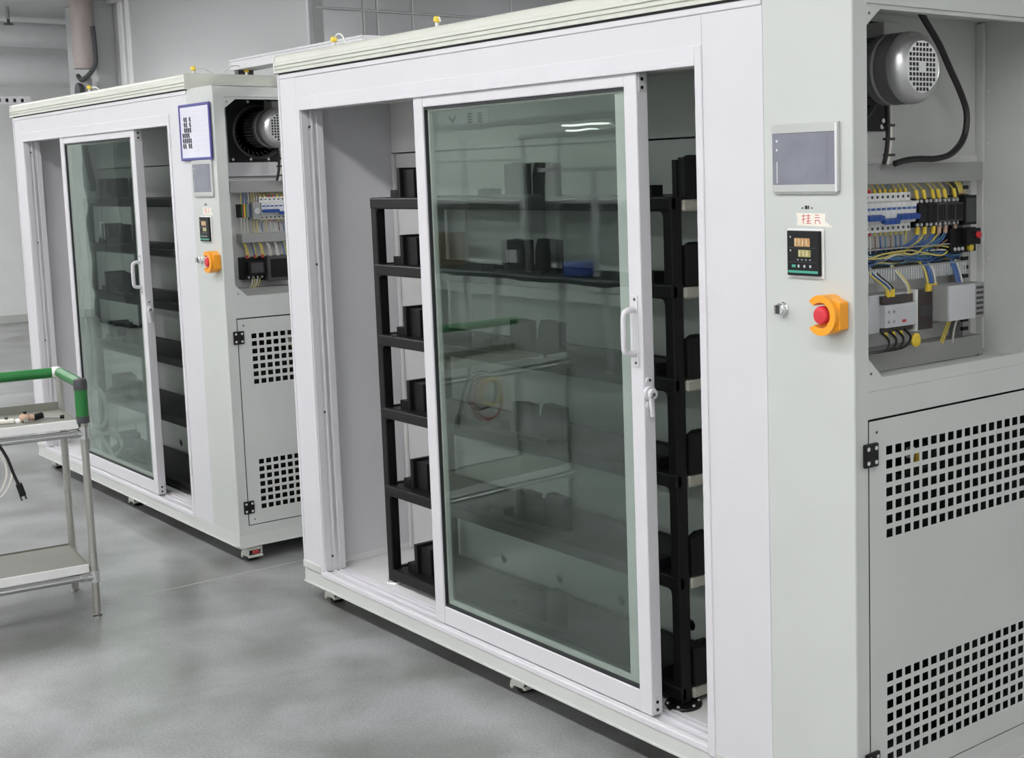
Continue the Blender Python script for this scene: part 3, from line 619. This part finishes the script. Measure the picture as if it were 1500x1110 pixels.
def cabinet(name, loc, label, door_x, var):
    c = empty(name, loc); tag(c, label, 'cabinet', 'white glass-door test cabinets')
    # base tray
    bx('base', 'base', c, 0, XR, 0, DEP, .075, .1325, .002)
    bx('base_lip', 'base', c, -.004, XR + .002, -.004, .02, .0735, .080, .001)
    bx('base_lip', 'base', c, XR - .02, XR + .003, -.004, DEP, .0735, .080, .001)
    # casters
    for (x, y) in ((.11, .075), (1.37, .075), (XR - .06, .075), (.11, DEP - .08), (XR - .06, DEP - .08)):
        k = MB(); k.box(x - .034, x + .034, y - .03, y + .03, .069, .076)
        k.prism([(x - .030, .069), (x + .034, .069), (x + .036, .040), (x + .028, .024), (x - .020, .022), (x - .034, .008), (x - .044, .014), (x - .040, .034), (x - .028, .044)], XZF, y - .032, y - .026)
        k.prism([(x - .030, .069), (x + .034, .069), (x + .036, .040), (x + .028, .024), (x - .020, .022), (x - .034, .008), (x - .044, .014), (x - .040, .034), (x - .028, .044)], XZF, y + .026, y + .032)
        k.prism([(y - .030, .069), (y + .030, .069), (y + .032, .052), (y - .032, .052)], YZ, x + .034, x + .040)
        k.prism([(y - .032, .030), (y + .032, .030), (y + .032, .020), (y - .032, .020)], YZ, x + .028, x + .040)
        kc = k.build('caster', 'ivory', c, .0015)
        MB().cyl((x, y - .022, .030), (x, y + .022, .030), .030, 20).build('wheel', 'blackp', kc, .003)
        bx('wheel_core', 'rwire', kc, x + .036, x + .0375, y - .014, y + .016, .034, .050, .0005)
    # chamber shell
    bx('end_panel', 'panel', c, 0, .09, .086, DEP, .1325, ZT, .002)
    bx('chamber_floor', 'inner', c, .09, 2.40, .085, .42, .1325, .140, 0)
    bw = MB().plate(rect(.09, 2.40, .140, 1.70), [circ(.41 + k * .3395, .229, .018, 18) for k in range(6)], XZF, .420, .424).build('chamber_back', 'inner', c)
    bx('chamber_back_upper', 'inner', c, .09, 2.40, .410, .424, 1.705, 1.90, .002)
    bx('chamber_right', 'inner', c, 2.40, 2.44, .085, DEP - .02, .1325, 1.90, .001)
    bx('chamber_ceiling', 'inner', c, .09, 2.44, .085, DEP - .02, 1.89, 1.90, 0)
    bx('corner_bead', 'inner', c, .09, .105, .405, .420, .140, 1.70, .005)
    bx('skirting', 'inner', c, .09, .094, .085, .42, .140, .165, .001)
    bx('plenum_back', 'comp', c, .09, 2.40, .60, .61, .14, 1.70, 0)
    bx('back_panel', 'panel', c, 0, XR, DEP - .02, DEP, .1325, ZT, .002)
    # lid: ribbed ivory profile
    pr = [(-.012, 2.000), (-.012, 2.009), (-.007, 2.010), (-.007, 2.013), (-.012, 2.014), (-.012, 2.022), (-.008, 2.023), (-.008, 2.026), (-.013, 2.027), (-.013, 2.036), (-.010, 2.038), (-.010, 2.052), (-.006, 2.060), (.006, 2.066), (DEP, 2.066), (DEP, 2.000)]
    MB().prism(pr, YZ, .006, 2.550).build('lid', 'ivory', c)
    ec = MB().prism([(-.014, 1.998), (-.014, 2.060), (-.004, 2.068), (DEP, 2.068), (DEP, 1.998)], YZ, .000, .0065).build('lid_end_cap', 'wp', c, .001)
    MB().prism([(-.0135, 1.998), (-.0135, 2.060), (-.004, 2.068), (.004, 2.068), (.004, 1.998)], YZ, 2.550, 2.553).build('lid_end_cap', 'ivory', c, .001)
    bx('lid_seat', 'gasket', c, .02, 2.54, -.004, DEP - .01, 1.9945, 2.0005, 0)
    # front frame
    bx('corner_post', 'white', c, 0, .016, -.003, .09, .1325, ZT, .004)
    bx('stile', 'white', c, .016, .140, .0, .086, .1325, ZT - .002, .002)
    bx('header_trim', 'white', c, .02, XC, -.003, .086, 1.978, ZT, .003)
    bx('header_panel', 'panel', c, .139, 2.326, .0012, .086, 1.900, 1.985, .0005)
    bx('header_rail', 'white', c, XO0, XO1, -.002, .086, ZO1, 1.9065, .003)
    bx('header_lip', 'white', c, XO0, XO1, -.003, .006, ZO1 - .004, ZO1 + .008, .002)
    jm = bx('jamb', 'white', c, .141, XO0, -.001, .086, .1395, 1.9065, .002)
    bx('jamb_track', 'white', c, XO0, XO0 + .004, .004, .030, ZO0, ZO1, .001)
    bx('jamb_track', 'white', c, XO0, XO0 + .007, .040, .048, ZO0, ZO1, .001)
    bx('jamb_track', 'alu', c, XO0, XO0 + .002, .048, .062, ZO0, ZO1, .0005)
    bx('jamb_track', 'white', c, XO0, XO0 + .008, .062, .086, ZO0, ZO1, .001)
    for z in (1.80, 1.30, .75, .20): MB().cyl((XO0 + .003, .034, z), (XO0 + .0055, .034, z), .0045, 10).build('screw', 'dark', c)
    bx('jamb', 'white', c, XO1, 2.328, -.0035, .086, .116, 1.9065, .003)
    bx('jamb_seal', 'gasket', c, XO1 - .004, XO1, .03, .086, ZO0, ZO1, .0005)
    bx('front_panel', 'panel', c, 2.327, XC, .0008, .086, .1325, ZT - .010, .001)
    # sill with tracks
    bx('sill', 'white', c, .141, XO1, -.003, .086, .120, ZO0 - .006, .003)
    for (ya, yb) in ((.002, .008), (.038, .046), (.062, .068), (.080, .086)): bx('sill_track', 'white', c, XO0, XO1, ya, yb, ZO0 - .007, ZO0 + .001, .001)
    fc = bx('foot_cap', 'base', c, -.002, .138, -.005, .03, .1325, .160, .002)
    # column with controls
    MB().box(XC, XR, 0, .0145, .1325, 2.0).build('column_front', 'grey', c, .004, seg=3)
    MB().plate(rect(.010, DEP, .1325, 2.0), [rect(.047, .835, 1.107, 1.956), rect(.0435, .8355, .165, 1.0455)], YZ, XR - .004, XR).build('column_side', 'grey', c)
    bx('column_top', 'grey', c, XC, XR, 0, DEP, 1.996, 2.0, .001)
    hole = [(.0475, 1.182), (.098, 1.133), (.784, 1.133), (.822, 1.172), (.822, 1.908), (.784, 1.948), (.096, 1.948), (.0475, 1.909)]
    MB().plate(rect(.046, .836, 1.1065, 1.9565), [hole], YZ, XR - .010, XR - .004).build('opening_frame', 'grey', c, .001)
    MB().plate([(a, b) for (a, b) in hole], [[(a + (.002 if a < .4 else -.002), b + (.002 if b < 1.5 else -.002)) for (a, b) in hole]], YZ, XR - .028, XR - .0045).build('opening_lip', 'grey', c)
    for (y, z) in ((.060, 1.935), (.060, 1.147)): MB().cyl((XR - .0042, y, z), (XR - .003, y, z), .003, 8).build('screw', 'dark', c)
    # compartments behind the side
    MB().plate(rect(.012, .850, 1.09, 1.99), [rect(.20, .438, 1.712, 1.944)], YZ, 2.498, 2.504).build('compartment_back', 'comp', c)
    bx('blower_housing', 'blackp', c, 2.442, 2.447, .06, .56, 1.66, 1.98, 0)
    bx('compartment_floor', 'comp', c, 2.504, XR - .006, .012, .85, 1.088, 1.094, 0)
    bx('compartment_wall', 'comp', c, 2.45, XR - .006, .850, .856, .1325, 1.99, 0)
    bx('corner_strip', 'comp', c, 2.504, 2.530, .838, .850, 1.10, 1.98, .003)
    for z in (1.35, 1.50, 1.66, 1.80, 1.93): MB().cyl((2.540, .8505, z), (2.540, .8470, z), .005, 8).build('rivet', 'alu', c)
    bx('compartment_ceiling', 'comp', c, 2.45, XR - .006, .012, .85, 1.985, 1.990, 0)
    bx('machine_bay_back', 'dark', c, 2.45, 2.456, .012, .85, .1325, 1.088, 0)  # dark colour stands in for shade inside the bay
    if var == 2: bx('under_blower_panel', 'panel', c, 2.506, 2.530, .10, .84, 1.632, 1.692, .002)
    # dark lining added as shade for the bay, then things glimpsed through the vent door
    bx('machine_bay_floor', 'dark', c, 2.456, XR - .006, .02, .85, .1325, .136, 0); bx('bay_shade_liner', 'dark', c, 2.456, XR - .008, .844, .8495, .136, 1.08, 0)
    bx('bay_shade_liner', 'dark', c, 2.456, XR - .008, .0150, .020, .136, 1.08, 0)
    pb = bx('pump_block', 'blackp', c, 2.60, 2.70, .30, .42, .86, .93, .004)
    bx('yellow_terminal', 'yellow', pb, 2.70, 2.712, .325, .345, .89, .92, .001); bx('white_terminal', 'wp', pb, 2.70, 2.712, .302, .322, .905, .93, .001)
    bx('compressor', 'blackp', c, 2.50, 2.68, .45, .72, .14, .62, .02)
    perforated_door(c)
    sliding_door(c, *door_x)
    controls(c)
    blower(c)
    electrics(c, var)
    return c

cab1 = cabinet('test_cabinet', (0, 0, 0), 'near large white test cabinet with sliding glass door, filling the right of the picture', (.957, 2.070), 1)
cab2 = cabinet('test_cabinet', (-3.425, .006, 0), 'farther white test cabinet with sliding glass door and blue-framed sheet, behind on the left', (.785, 1.868), 2)

# sheet built in place of a sign reflected in the near cabinet glass
nt_ = empty('mirrored_notice', (.615, .408, 1.812)); tag(nt_, 'small white printed sheet inside the near cabinet, standing in for a sign mirrored in its glass', 'notice')
bx('sheet', 'paper', nt_, -.165, .165, -.001, .001, -.030, .030, 0)
for k, (a, w) in enumerate(((-.07, .06), (.045, .035), (.11, .03))):
    mk = MB()
    for q in range(4):
        if k == 0: mk.obox((a + (q % 2) * .02 - .01, -.0014, .0 + (q // 2) * .006 - .003), (.035, .0006, .004), Matrix.Rotation((-1) ** q * .6, 3, 'Y'))
        else: mk.box(a - w / 2, a + w / 2, -.0016, -.001, -.018 + q * .010, -.013 + q * .010)
    if k: mk.box(a - .003, a + .003, -.0016, -.001, -.018, .018)
    mk.build('lettering', 'dark', nt_)

# blue-framed sheet on the far cabinet's column
cf = empty('framed_sheet', (-3.425 + 2.624, .002, 1.819)); tag(cf, 'white sheet in a blue frame fixed above the touch panel of the far cabinet', 'notice')
MB().plate(rect(-.163, .163, -.117, .117), [rect(-.150, .150, -.105, .105)], XZF, -.008, -.001).build('frame', 'navy', cf, .003)
bx('sheet', 'dpaper', cf, -.152, .152, -.005, -.0015, -.107, .107, 0)
pm = MB()
rnd = random.Random(5)
for r_ in range(7):
    z = .055 - r_ * .022
    for q in range(5):
        if rnd.random() < .85 and not (r_ == 6 and q > 1) and not (r_ == 0 and q == 0):
            x = -.135 + q * .020
            pm.box(x, x + .015, -.0056, -.005, z - .007, z + .008)
            pm.box(x + .005, x + .018, -.0056, -.005, z - .012, z - .007)
pm.build('print_block', 'ink', cf)
ln = MB()
for r_ in range(9): ln.box(-.02, .125 - (r_ % 3) * .02, -.0056, -.005, .082 - r_ * .02, .0835 - r_ * .02)
ln.build('print_line', 'lgp', cf)

# ------------------------------------------------------------------ racks and fixtures in the cabinets
def rack(loc, label, xa=.449, xb=2.073):
    r = empty('storage_rack', loc); tag(r, label, 'rack', 'black steel racks inside the cabinets')
    s = .037; y0, y1 = .113, .395
    for (x, y) in ((xa, y0), (xb - s, y0), (xa, y1 - s), (xb - s, y1 - s)):
        p = bx('post', 'black', r, x, x + s, y, y + s, .150, SHELF[0], .004)
        fr_ = .052 if x > 1 else .034
        ft = MB().lathe((x + s / 2, y + s / 2, .140), (0, 0, 1), [(0, fr_), (.005, fr_ + .001), (.009, fr_ - .002), (.010, .0)], 24).build('foot_disc', 'black' if x > 1 else 'alu', p, smooth=True)
        for q in range(6): MB().cyl((x + s / 2 + (fr_ - .008) * math.cos(q * PI / 3), y + s / 2 + (fr_ - .008) * math.sin(q * PI / 3), .149), (x + s / 2 + (fr_ - .008) * math.cos(q * PI / 3), y + s / 2 + (fr_ - .008) * math.sin(q * PI / 3), .153), .004, 6).build('bolt', 'alu', p)
    for z in SHELF:
        bx('front_bar', 'black', r, xa + (.0 if z == SHELF[0] else .012), xb, y0 - .003, y0 + .020, z - .040, z, .006)
        bx('back_bar', 'black', r, xa, xb, y1 - .02, y1, z - .040, z, .004)
        bx('shelf_board', 'black', r, xa + .005, xb - .005, y0 + .02, y1 - .02, z - .012, z - .004, 0)
        bx('end_bar', 'black', r, xa, xa + .02, y0 + s, y1 - s, z - .034, z, .003)
        bx('end_plate', 'beige', r, xb - .018, xb + .003, y0 + s + .004, y1 - s, z - .041, z - .009, .006)
        # gussets rounding the inner corners
        for (gx, sg) in ((xa + s, 1), (xb - s, -1)):
            MB().prism([(gx, z - .040), (gx + sg * .014, z - .040), (gx + sg * .004, z - .044), (gx, z - .056)], XZF, y0 + .002, y0 + .018).build('gusset', 'black', r)
    return r
R1 = rack((0, 0, 0), 'black steel shelf rack seen through the glass of the near cabinet')
R2 = rack((-3.425 + .30, .006, 0), 'black steel shelf rack seen through the glass of the far cabinet')
ORD = ['top', 'second', 'third', 'fourth', 'fifth', 'bottom']
def fixture(px, py, z, label, group, kind):
    f = empty('test_fixture', (px, py, z)); tag(f, label, 'fixture', group)
    if kind == 'left':
        bx('tall_block', 'blackp', f, .040, .060, .02, .125, 0, .106, .002)
        bx('low_block', 'blackp', f, -.010, .038, .02, .075, 0, .030, .002)
        bx('side_cheek', 'blackp', f, .060, .13, .035, .120, 0, .098, .002)
    elif kind == 'mid':
        MB().prism([(0, 0), (.105, 0), (.105, .104), (.04, .108), (.036, .104), (0, .104)], lambda u, v, t: (u, t, v), .02, .05).build('tall_block', 'blackp', f, .002)
        MB().prism([(0, 0), (.11, 0), (.11, .104), (.018, .108), (.012, .100), (0, .07)], lambda u, v, t: (u + .108, t, v), .05, .08).build('tall_block', 'blackp', f, .002)
        bx('low_block', 'blackp', f, -.155, -.075, .02, .06, 0, .030, .002)
        bx('low_block', 'dark', f, -.05, .20, .004, .018, 0, .012, .001)
    else:
        MB().prism([(.05, 0), (.13, 0), (.13, .112), (.10, .112), (.075, .100), (.05, .100)], lambda u, v, t: (t, u, v), 0, .018).build('tall_block', 'blackp', f, .002)
        bx('tall_block', 'blackp', f, .019, .045, .055, .135, 0, .106, .002)
        bx('low_block', 'blackp', f, -.13, -.06, .03, .07, 0, .034, .002)
    return f
for (rx, ry, cabn) in ((0, 0, 'near'), (-3.125, .006, 'far')):
    for i, z in enumerate(SHELF):
        for (x, kd, wh) in ((.530, 'left', 'left end'), (1.235 if cabn == 'near' else .84, 'mid', 'middle'), (2.035 if cabn == 'near' else 2.02, 'right', 'right end')):
            fixture(rx + x, ry + .135 if kd != 'right' else ry + .10, z - .004, 'black block fixture at the %s of the %s shelf in the %s cabinet' % (wh, ORD[i], cabn), 'black fixtures on the rack shelves', kd)

# cables in the far cabinet
o2 = Vector((-3.425, .006, 0))
cc = empty('hanging_conduit', tuple(o2 + Vector((.93, .10, 1.89)))); tag(cc, 'dark conduit with a pale gland hanging behind the far cabinet glass', 'conduit')
MB().tube([(-.06, 0, 0), (-.045, 0, -.10), (.0, 0, -.20), (.03, 0, -.27), (.035, 0, -.315)], .016, 10).build('hose', 'dark', cc, smooth=True)
MB().lathe((.035, 0, -.37), (0, 0, 1), [(0, .014), (.002, .024), (.02, .024), (.022, .030), (.04, .030), (.042, .022), (.06, .020)], 14).build('gland', 'lgp', cc, smooth=True)
cl = MB().tube([tuple(o2 + Vector(p)) for p in ((.66, .085, 1.08), (.72, .085, .95), (.80, .085, .80), (.80, .085, .66), (.76, .085, .56), (.66, .085, .50), (.60, .085, .42), (.68, .085, .34), (.84, .085, .33), (.96, .085, .40), (.94, .085, .50), (.82, .085, .545), (.70, .085, .49), (.64, .085, .40), (.72, .08, .32), (.88, .08, .30), (1.10, .08, .34), (1.18, .08, .27), (1.02, .08, .20), (.85, .08, .19), (.72, .08, .24), (.80, .08, .30), (.95, .08, .25), (1.08, .08, .165), (.9, .085, .155), (.7, .085, .155))], .0095, 8, 5).build('coiled_cable', 'wp', None, smooth=True)
tag(cl, 'pale cable hanging and coiled inside the far cabinet', 'cable')

# ------------------------------------------------------------------ things on the roofs
def air_fitting(px, py, pz, tube_pts, label):
    f = empty('air_fitting', (px, py, pz)); f.scale = (.72, .72, .72); tag(f, label, 'fitting', 'yellow air fittings on the cabinet roofs')
    MB().cyl((0, 0, 0), (0, 0, .02), .009, 10).build('stem', 'alu', f)
    MB().lathe((0, 0, .018), (0, 0, 1), [(0, .010), (.004, .015), (.018, .016), (.026, .011), (.028, 0)], 14).build('cap', 'yellow', f, smooth=True)
    if tube_pts: MB().tube(tube_pts, .0038, 8, 6).build('air_tube', 'tube', f, smooth=True)
air_fitting(-3.425 + 2.505, .055, 2.066, [(.008, .005, .034), (.02, .03, .036), (.01, .07, .03), (.0, .11, .012), (.0, .13, .0)], 'yellow air fitting nearest the front corner of the far cabinet roof')
air_fitting(-3.425 + 2.505, .290, 2.066, [(.0, -.01, .035), (.0, -.05, .055), (0, -.10, .05), (0, -.14, .022), (0, -.15, .0)], 'yellow air fitting on the far cabinet roof beside the cable trunking')
air_fitting(-3.425 + 1.25, .03, 2.066, [(.005, .005, .03), (.05, .02, .03), (.10, .02, .02), (.14, .03, .0)], 'yellow air fitting at the middle of the far cabinet roof')
air_fitting(.42, .02, 2.066, [(0, 0, .03), (.03, .0, .05), (.07, 0, .05), (.10, 0, .03), (.115, .0, .0)], 'yellow air fitting with a tube loop on the near cabinet roof, left part')
air_fitting(1.10, .02, 2.066, [(.005, 0, .034), (.02, 0, .036), (.028, 0, .02)], 'yellow air fitting at the middle of the near cabinet roof')
tk = empty('cable_trunking', (-.62, .30, 2.068)); tag(tk, 'pale blue-white cable trunking bridging the two cabinet roofs', 'trunking')
bx('channel', 'panel', tk, -.40, .80, -.04, .05, .024, .062, .002); bx('cover', 'panel', tk, -.402, .80, -.043, .053, .060, .070, .002)
for x in (-.36, .70): bx('foot', 'dark', tk, x - .02, x + .02, -.03, .04, 0.0, .026, .001)
jb = empty('junction_connectors', (-3.425 + 2.68, .50, 2.0)); tag(jb, 'black plug connectors on white posts on the far cabinet column top', 'connector')
for k, (yy, h) in enumerate(((-.10, .075), (0, .070), (.10, .072))):
    p = bx('post', 'wp', jb, -.01, .01, yy - .008, yy + .008, 0, h - .01, .001)
    bx('plug', 'blackp', jb, -.022, .022, yy - .035, yy + .02, h - .012, h + .012, .003)

# ------------------------------------------------------------------ the cart
CW, CL = .39, .95
ct = empty('tool_cart', (-.376, -.6645, 0), math.radians(174.0)); tag(ct, 'chrome tube cart with two grey trays and a green handle at the left edge', 'cart')
for (a, b) in ((0, 0), (CW, 0), (0, CL), (CW, CL)):
    top = .885 if b == 0 else .76
    p = MB().cyl((a, b, .012), (a, b, top), .0135, 18).build('post', 'steel', ct, smooth=True)
    MB().lathe((a, b, 0), (0, 0, 1), [(0, .018), (.004, .018), (.008, .008), (.03, .008)], 14).build('foot', 'chrome', p, smooth=True)
for z, nm in ((.700, 'rail'), (.155, 'rail')):
    for (p0, p1) in (((0, 0, z), (0, CL, z)), ((CW, 0, z), (CW, CL, z)), ((0, 0, z), (CW, 0, z)), ((0, CL, z), (CW, CL, z))):
        MB().cyl(p0, p1, .0135, 16).build(nm, 'chrome', ct, smooth=True)
    for (a, b) in ((0, 0), (CW, 0), (0, CL), (CW, CL)):
        j = MB(); j.cyl((a, b, z - .022), (a, b, z + .022), .0175, 16); j.cyl((a, b + (.0 if b == 0 else 0), z), (a, b + (.05 if b == 0 else -.05), z), .0165, 14)
        j = j.build('joint_clamp', 'chrome', ct, smooth=True)
        MB().cyl((a - .016, b + (.03 if b == 0 else -.03), z), (a - .022, b + (.03 if b == 0 else -.03), z), .006, 6).build('bolt', 'steel', j)
for (z0, mm) in ((.722, 'trayboard'), (.175, 'trayboard')):
    tr = bx('tray', mm, ct, .004, CW - .004, .012, CL - .012, z0, z0 + .018, .002)
    bx('tray_lip', 'wp', tr, -.006, .004, .018, CL - .015, z0 - .002, z0 + .030, .002)
    bx('tray_lip', 'trayboard', tr, CW - .004, CW + .002, .012, CL - .012, z0, z0 + (.048 if z0 > .5 else .024), .002)
    bx('tray_lip', 'trayboard', tr, .004, CW - .004, .010, .014, z0, z0 + .022, .001)
hd = MB().tube([(0, .0, .762), (0, 0, .865)], .0225, 18, 1).build('handle', 'ggreen', ct, smooth=True)
MB().lathe((0, 0, .862), (0, 0, 1), [(0, .024), (.026, .025), (.040, .021), (.045, 0)], 16).build('elbow', 'dark', hd, smooth=True)
MB().lathe((0, 0, .738), (0, 0, 1), [(0, .018), (.0, .024), (.026, .024), (.026, 0.018)], 16).build('collar', 'dark', hd, smooth=True)
MB().cyl((.012, 0, .885), (CW - .022, 0, .885), .020, 18).build('handle_bar', 'ggreen', hd, smooth=True)
MB().tube([(CW - .026, 0, .885), (CW - .010, .002, .885), (CW - .002, .010, .885), (CW, .026, .885)], .023, 14, 5).build('bend', 'wp', hd, smooth=True)
MB().cyl((CW, .022, .885), (CW, CL, .885), .020, 18).build('handle_bar', 'ggreen', hd, smooth=True)
# objects on the cart
Mc = Matrix.Translation((-.376, -.6645, 0)) @ Matrix.Rotation(math.radians(174.0), 4, 'Z')
def onc(a, b, z): return tuple(Mc @ Vector((a, b, z)))
c1 = empty('cable_connector', onc(.152, .160, .740), 1.45); tag(c1, 'copper-coloured cable connector with black ends on the cart tray', 'connector')
MB().lathe((-.03, 0, .016), (1, 0, 0), [(0, .010), (.006, .016), (.028, .016), (.032, .011), (.05, .011)], 16).build('shell', 'peach', c1, smooth=True)
MB().cyl((.018, 0, .014), (.05, .01, .018), .012, 12).build('boot', 'blackp', c1, smooth=True)
MB().cyl((-.012, -.004, .014), (-.012, -.030, .010), .009, 10).build('pin_block', 'chrome', c1)
MB().cyl((-.01, 0, .028), (-.01, 0, .040), .006, 8).build('cap', 'blackp', c1)
c2 = empty('test_probe', onc(.160, .080, .740), math.radians(174)); tag(c2, 'thin grey probe with a black tip lying on the cart tray', 'probe')
MB().cyl((.028, .042, .006), (-.018, -.032, .006), .0035, 8).build('rod', 'gp', c2, smooth=True)
MB().cyl((-.016, -.030, .007), (-.022, -.040, .007), .0075, 10).build('tip', 'blackp', c2, smooth=True)
c3 = empty('terminal_plug', onc(.170, .240, .740), 1.3); tag(c3, 'cream terminal plug with a dark screw on the cart tray', 'plug')
bx('body', 'tape', c3, -.035, .035, -.012, .012, 0, .016, .005)
MB().lathe((.05, -.004, 0), (0, 0, 1), [(0, .014), (.010, .015), (.014, .010), (.014, 0)], 14).build('ring', 'tube', c3, smooth=True)
MB().cyl((.008, 0, .016), (.008, 0, .024), .006, 8).build('screw', 'dark', c3)
k1 = empty('power_cord', onc(-.012, .315, .75)); k1.rotation_euler.z = math.radians(174); tag(k1, 'black power cord with a plug hanging over the cart front edge', 'cord')
MB().tube([(.06, .06, .0), (.02, .03, .008), (-.016, .005, .0), (-.026, -.022, -.05), (-.026, -.045, -.10), (-.026, -.062, -.16), (-.026, -.075, -.20)], .0055, 8).build('cord', 'kwire', k1, smooth=True)
MB().obox((-.026, -.082, -.222), (.018, .022, .05), Matrix.Rotation(-.25, 3, 'X')).build('plug', 'blackp', k1, .005)
MB().obox((-.026, -.080, -.252), (.003, .006, .022), Matrix.Rotation(-.25, 3, 'X')).build('prong', 'dark', k1); MB().obox((-.026, -.095, -.248), (.003, .006, .022), Matrix.Rotation(-.25, 3, 'X')).build('prong', 'dark', k1)
def loop(nm, m, r, rad, cy, cz, label, xo):
    pts = [(xo + .004 * math.sin(3 * t), cy + r * math.cos(t), cz + r * 1.05 * math.sin(t)) for t in [2 * PI * k / 24 for k in range(25)]]
    o = empty('cable_coil', onc(0, 0, 0), math.radians(174)); tag(o, label, 'cable coil')
    MB().tube(pts, rad, 8, 3).build('loop', m, o, smooth=True)
    pts = [(xo - .008, cy + .01 + r * .93 * math.cos(t), cz + r * .96 * math.sin(t)) for t in [2 * PI * k / 24 for k in range(25)]]
    MB().tube(pts, rad, 8, 3).build('loop', m, o, smooth=True)
    return o
loop('coil', 'kwire', .085, .004, .385, .640, 'black cable coil hanging at the cart front edge', -.022)
loop('coil', 'wwire', .115, .0035, .372, .605, 'large pale cable coil hanging at the cart front edge', -.034)
loop('coil', 'rwire', .090, .0035, .395, .600, 'red cable coil hanging at the cart front edge', -.046)
loop('coil', 'ywire', .060, .0045, .405, .635, 'yellow cable coil hanging at the cart front edge', -.058)

# ------------------------------------------------------------------ workstation across the aisle (mirrored in the glass doors)
wk = empty('workbench', (-6.2, -4.75, 0)); tag(wk, 'workbench with dark mat, mirrored in the glass doors', 'workbench')
bx('bench_top', 'esd', wk, -2.4, 2.6, -.40, .40, .72, .755, .004)
for x in (-2.3, -.7, .9, 2.5):
    bx('leg', 'alu', wk, x - .025, x + .025, .34, .39, 0, .72, .002); bx('leg', 'alu', wk, x - .025, x + .025, -.39, -.34, 0, 2.0, .002)
bx('shelf', 'alu', wk, -2.4, 2.6, -.40, -.10, 1.35, 1.38, .003); bx('back_board', 'lgp', wk, -2.3, 2.5, -.395, -.385, .80, 1.34, 0)
bx('lamp_beam', 'white', wk, -2.4, 2.6, -.16, -.10, 2.06, 2.12, .003)
for x in (-2.3, 2.5): bx('lamp_post', 'alu', wk, x - .02, x + .02, -.38, -.34, 1.9, 2.12, .002); bx('lamp_arm', 'alu', wk, x - .02, x + .02, -.38, -.10, 2.06, 2.10, .002)
for (x0, x1, z) in ((1.14, 1.80, 2.040), (1.20, 1.66, 1.998)):
    MB().cyl((x0, -.25, z), (x1, -.25, z - .012), .008, 12).build('lamp_tube', 'task', wk, smooth=True)
MB().cyl((-1.0, -.25, 1.765), (.5, -.25, 1.760), .016, 12).build('lamp_stand_in_bar', 'wp', wk, smooth=True)  # unlit bar added in place of a faint lamp mirrored in the glass
bx('frame_post', 'white', wk, .93, .98, .03, .07, .755, 1.97, .002); bx('frame_post', 'white', wk, 1.95, 2.0, .03, .07, .755, 1.66, .002)
bx('frame_beam', 'white', wk, .93, 2.5, .03, .07, 1.93, 1.97, .002); bx('frame_beam', 'white', wk, 1.2, 2.5, .03, .07, 1.63, 1.67, .002)
bx('tool_panel', 'dark', wk, 1.0, 1.20, .0, .05, .755, 1.72, .002)
bx('label_board', 'lgp', wk, -1.1, -.5, -.384, -.38, 1.08, 1.30, .002); bx('label_board', 'lgp', wk, -.45, .2, -.384, -.38, 1.08, 1.30, .002)
tc_ = empty('added_dark_cabinet', (-11.25, -3.25, 0)); tag(tc_, 'tall dark cabinet added for the dark band mirrored in the far glass door', 'cabinet')  # unseen body, added to darken the reflection in the far door
bx('body', 'dark', tc_, -.55, .55, -.30, .25, .05, 2.15, .006); bx('plinth', 'blackp', tc_, -.53, .53, -.28, .23, 0, .05, 0)
for x in (-.545, .005): 
    q = bx('door', 'dark', tc_, x, x + .54, .25, .27, .08, 2.12, .004); MB().cyl((x + (.50 if x < 0 else .04), .285, 1.0), (x + (.50 if x < 0 else .04), .285, 1.2), .008, 10).build('handle', 'chrome', q)
for (x, y, sx, sy, sz, m, lb) in ((-6.9, -4.75, .5, .4, .32, 'carton', 'brown carton on the far workbench'), (-4.35, -4.6, .22, .2, .13, 'bluecloth', 'blue cloth bundle on the far workbench'), (-5.4, -4.8, .35, .3, .28, 'dark', 'dark instrument on the far workbench'), (-7.9, -4.75, .4, .3, .25, 'lgp', 'light grey instrument on the far workbench')):
    q = empty('bench_item', (x, y, .755)); tag(q, lb, 'box')
    q.name = {'carton': 'carton', 'bluecloth': 'cloth_bundle', 'dark': 'instrument', 'lgp': 'instrument'}[m]
    bx('body', m, q, -sx / 2, sx / 2, -sy / 2, sy / 2, 0, sz, .03 if m == 'bluecloth' else .006)
    bx('face', 'paper' if m != 'bluecloth' else 'bluecloth', q, -sx / 4, sx / 4, sy / 2, sy / 2 + .003, sz * .3, sz * .7, 0)
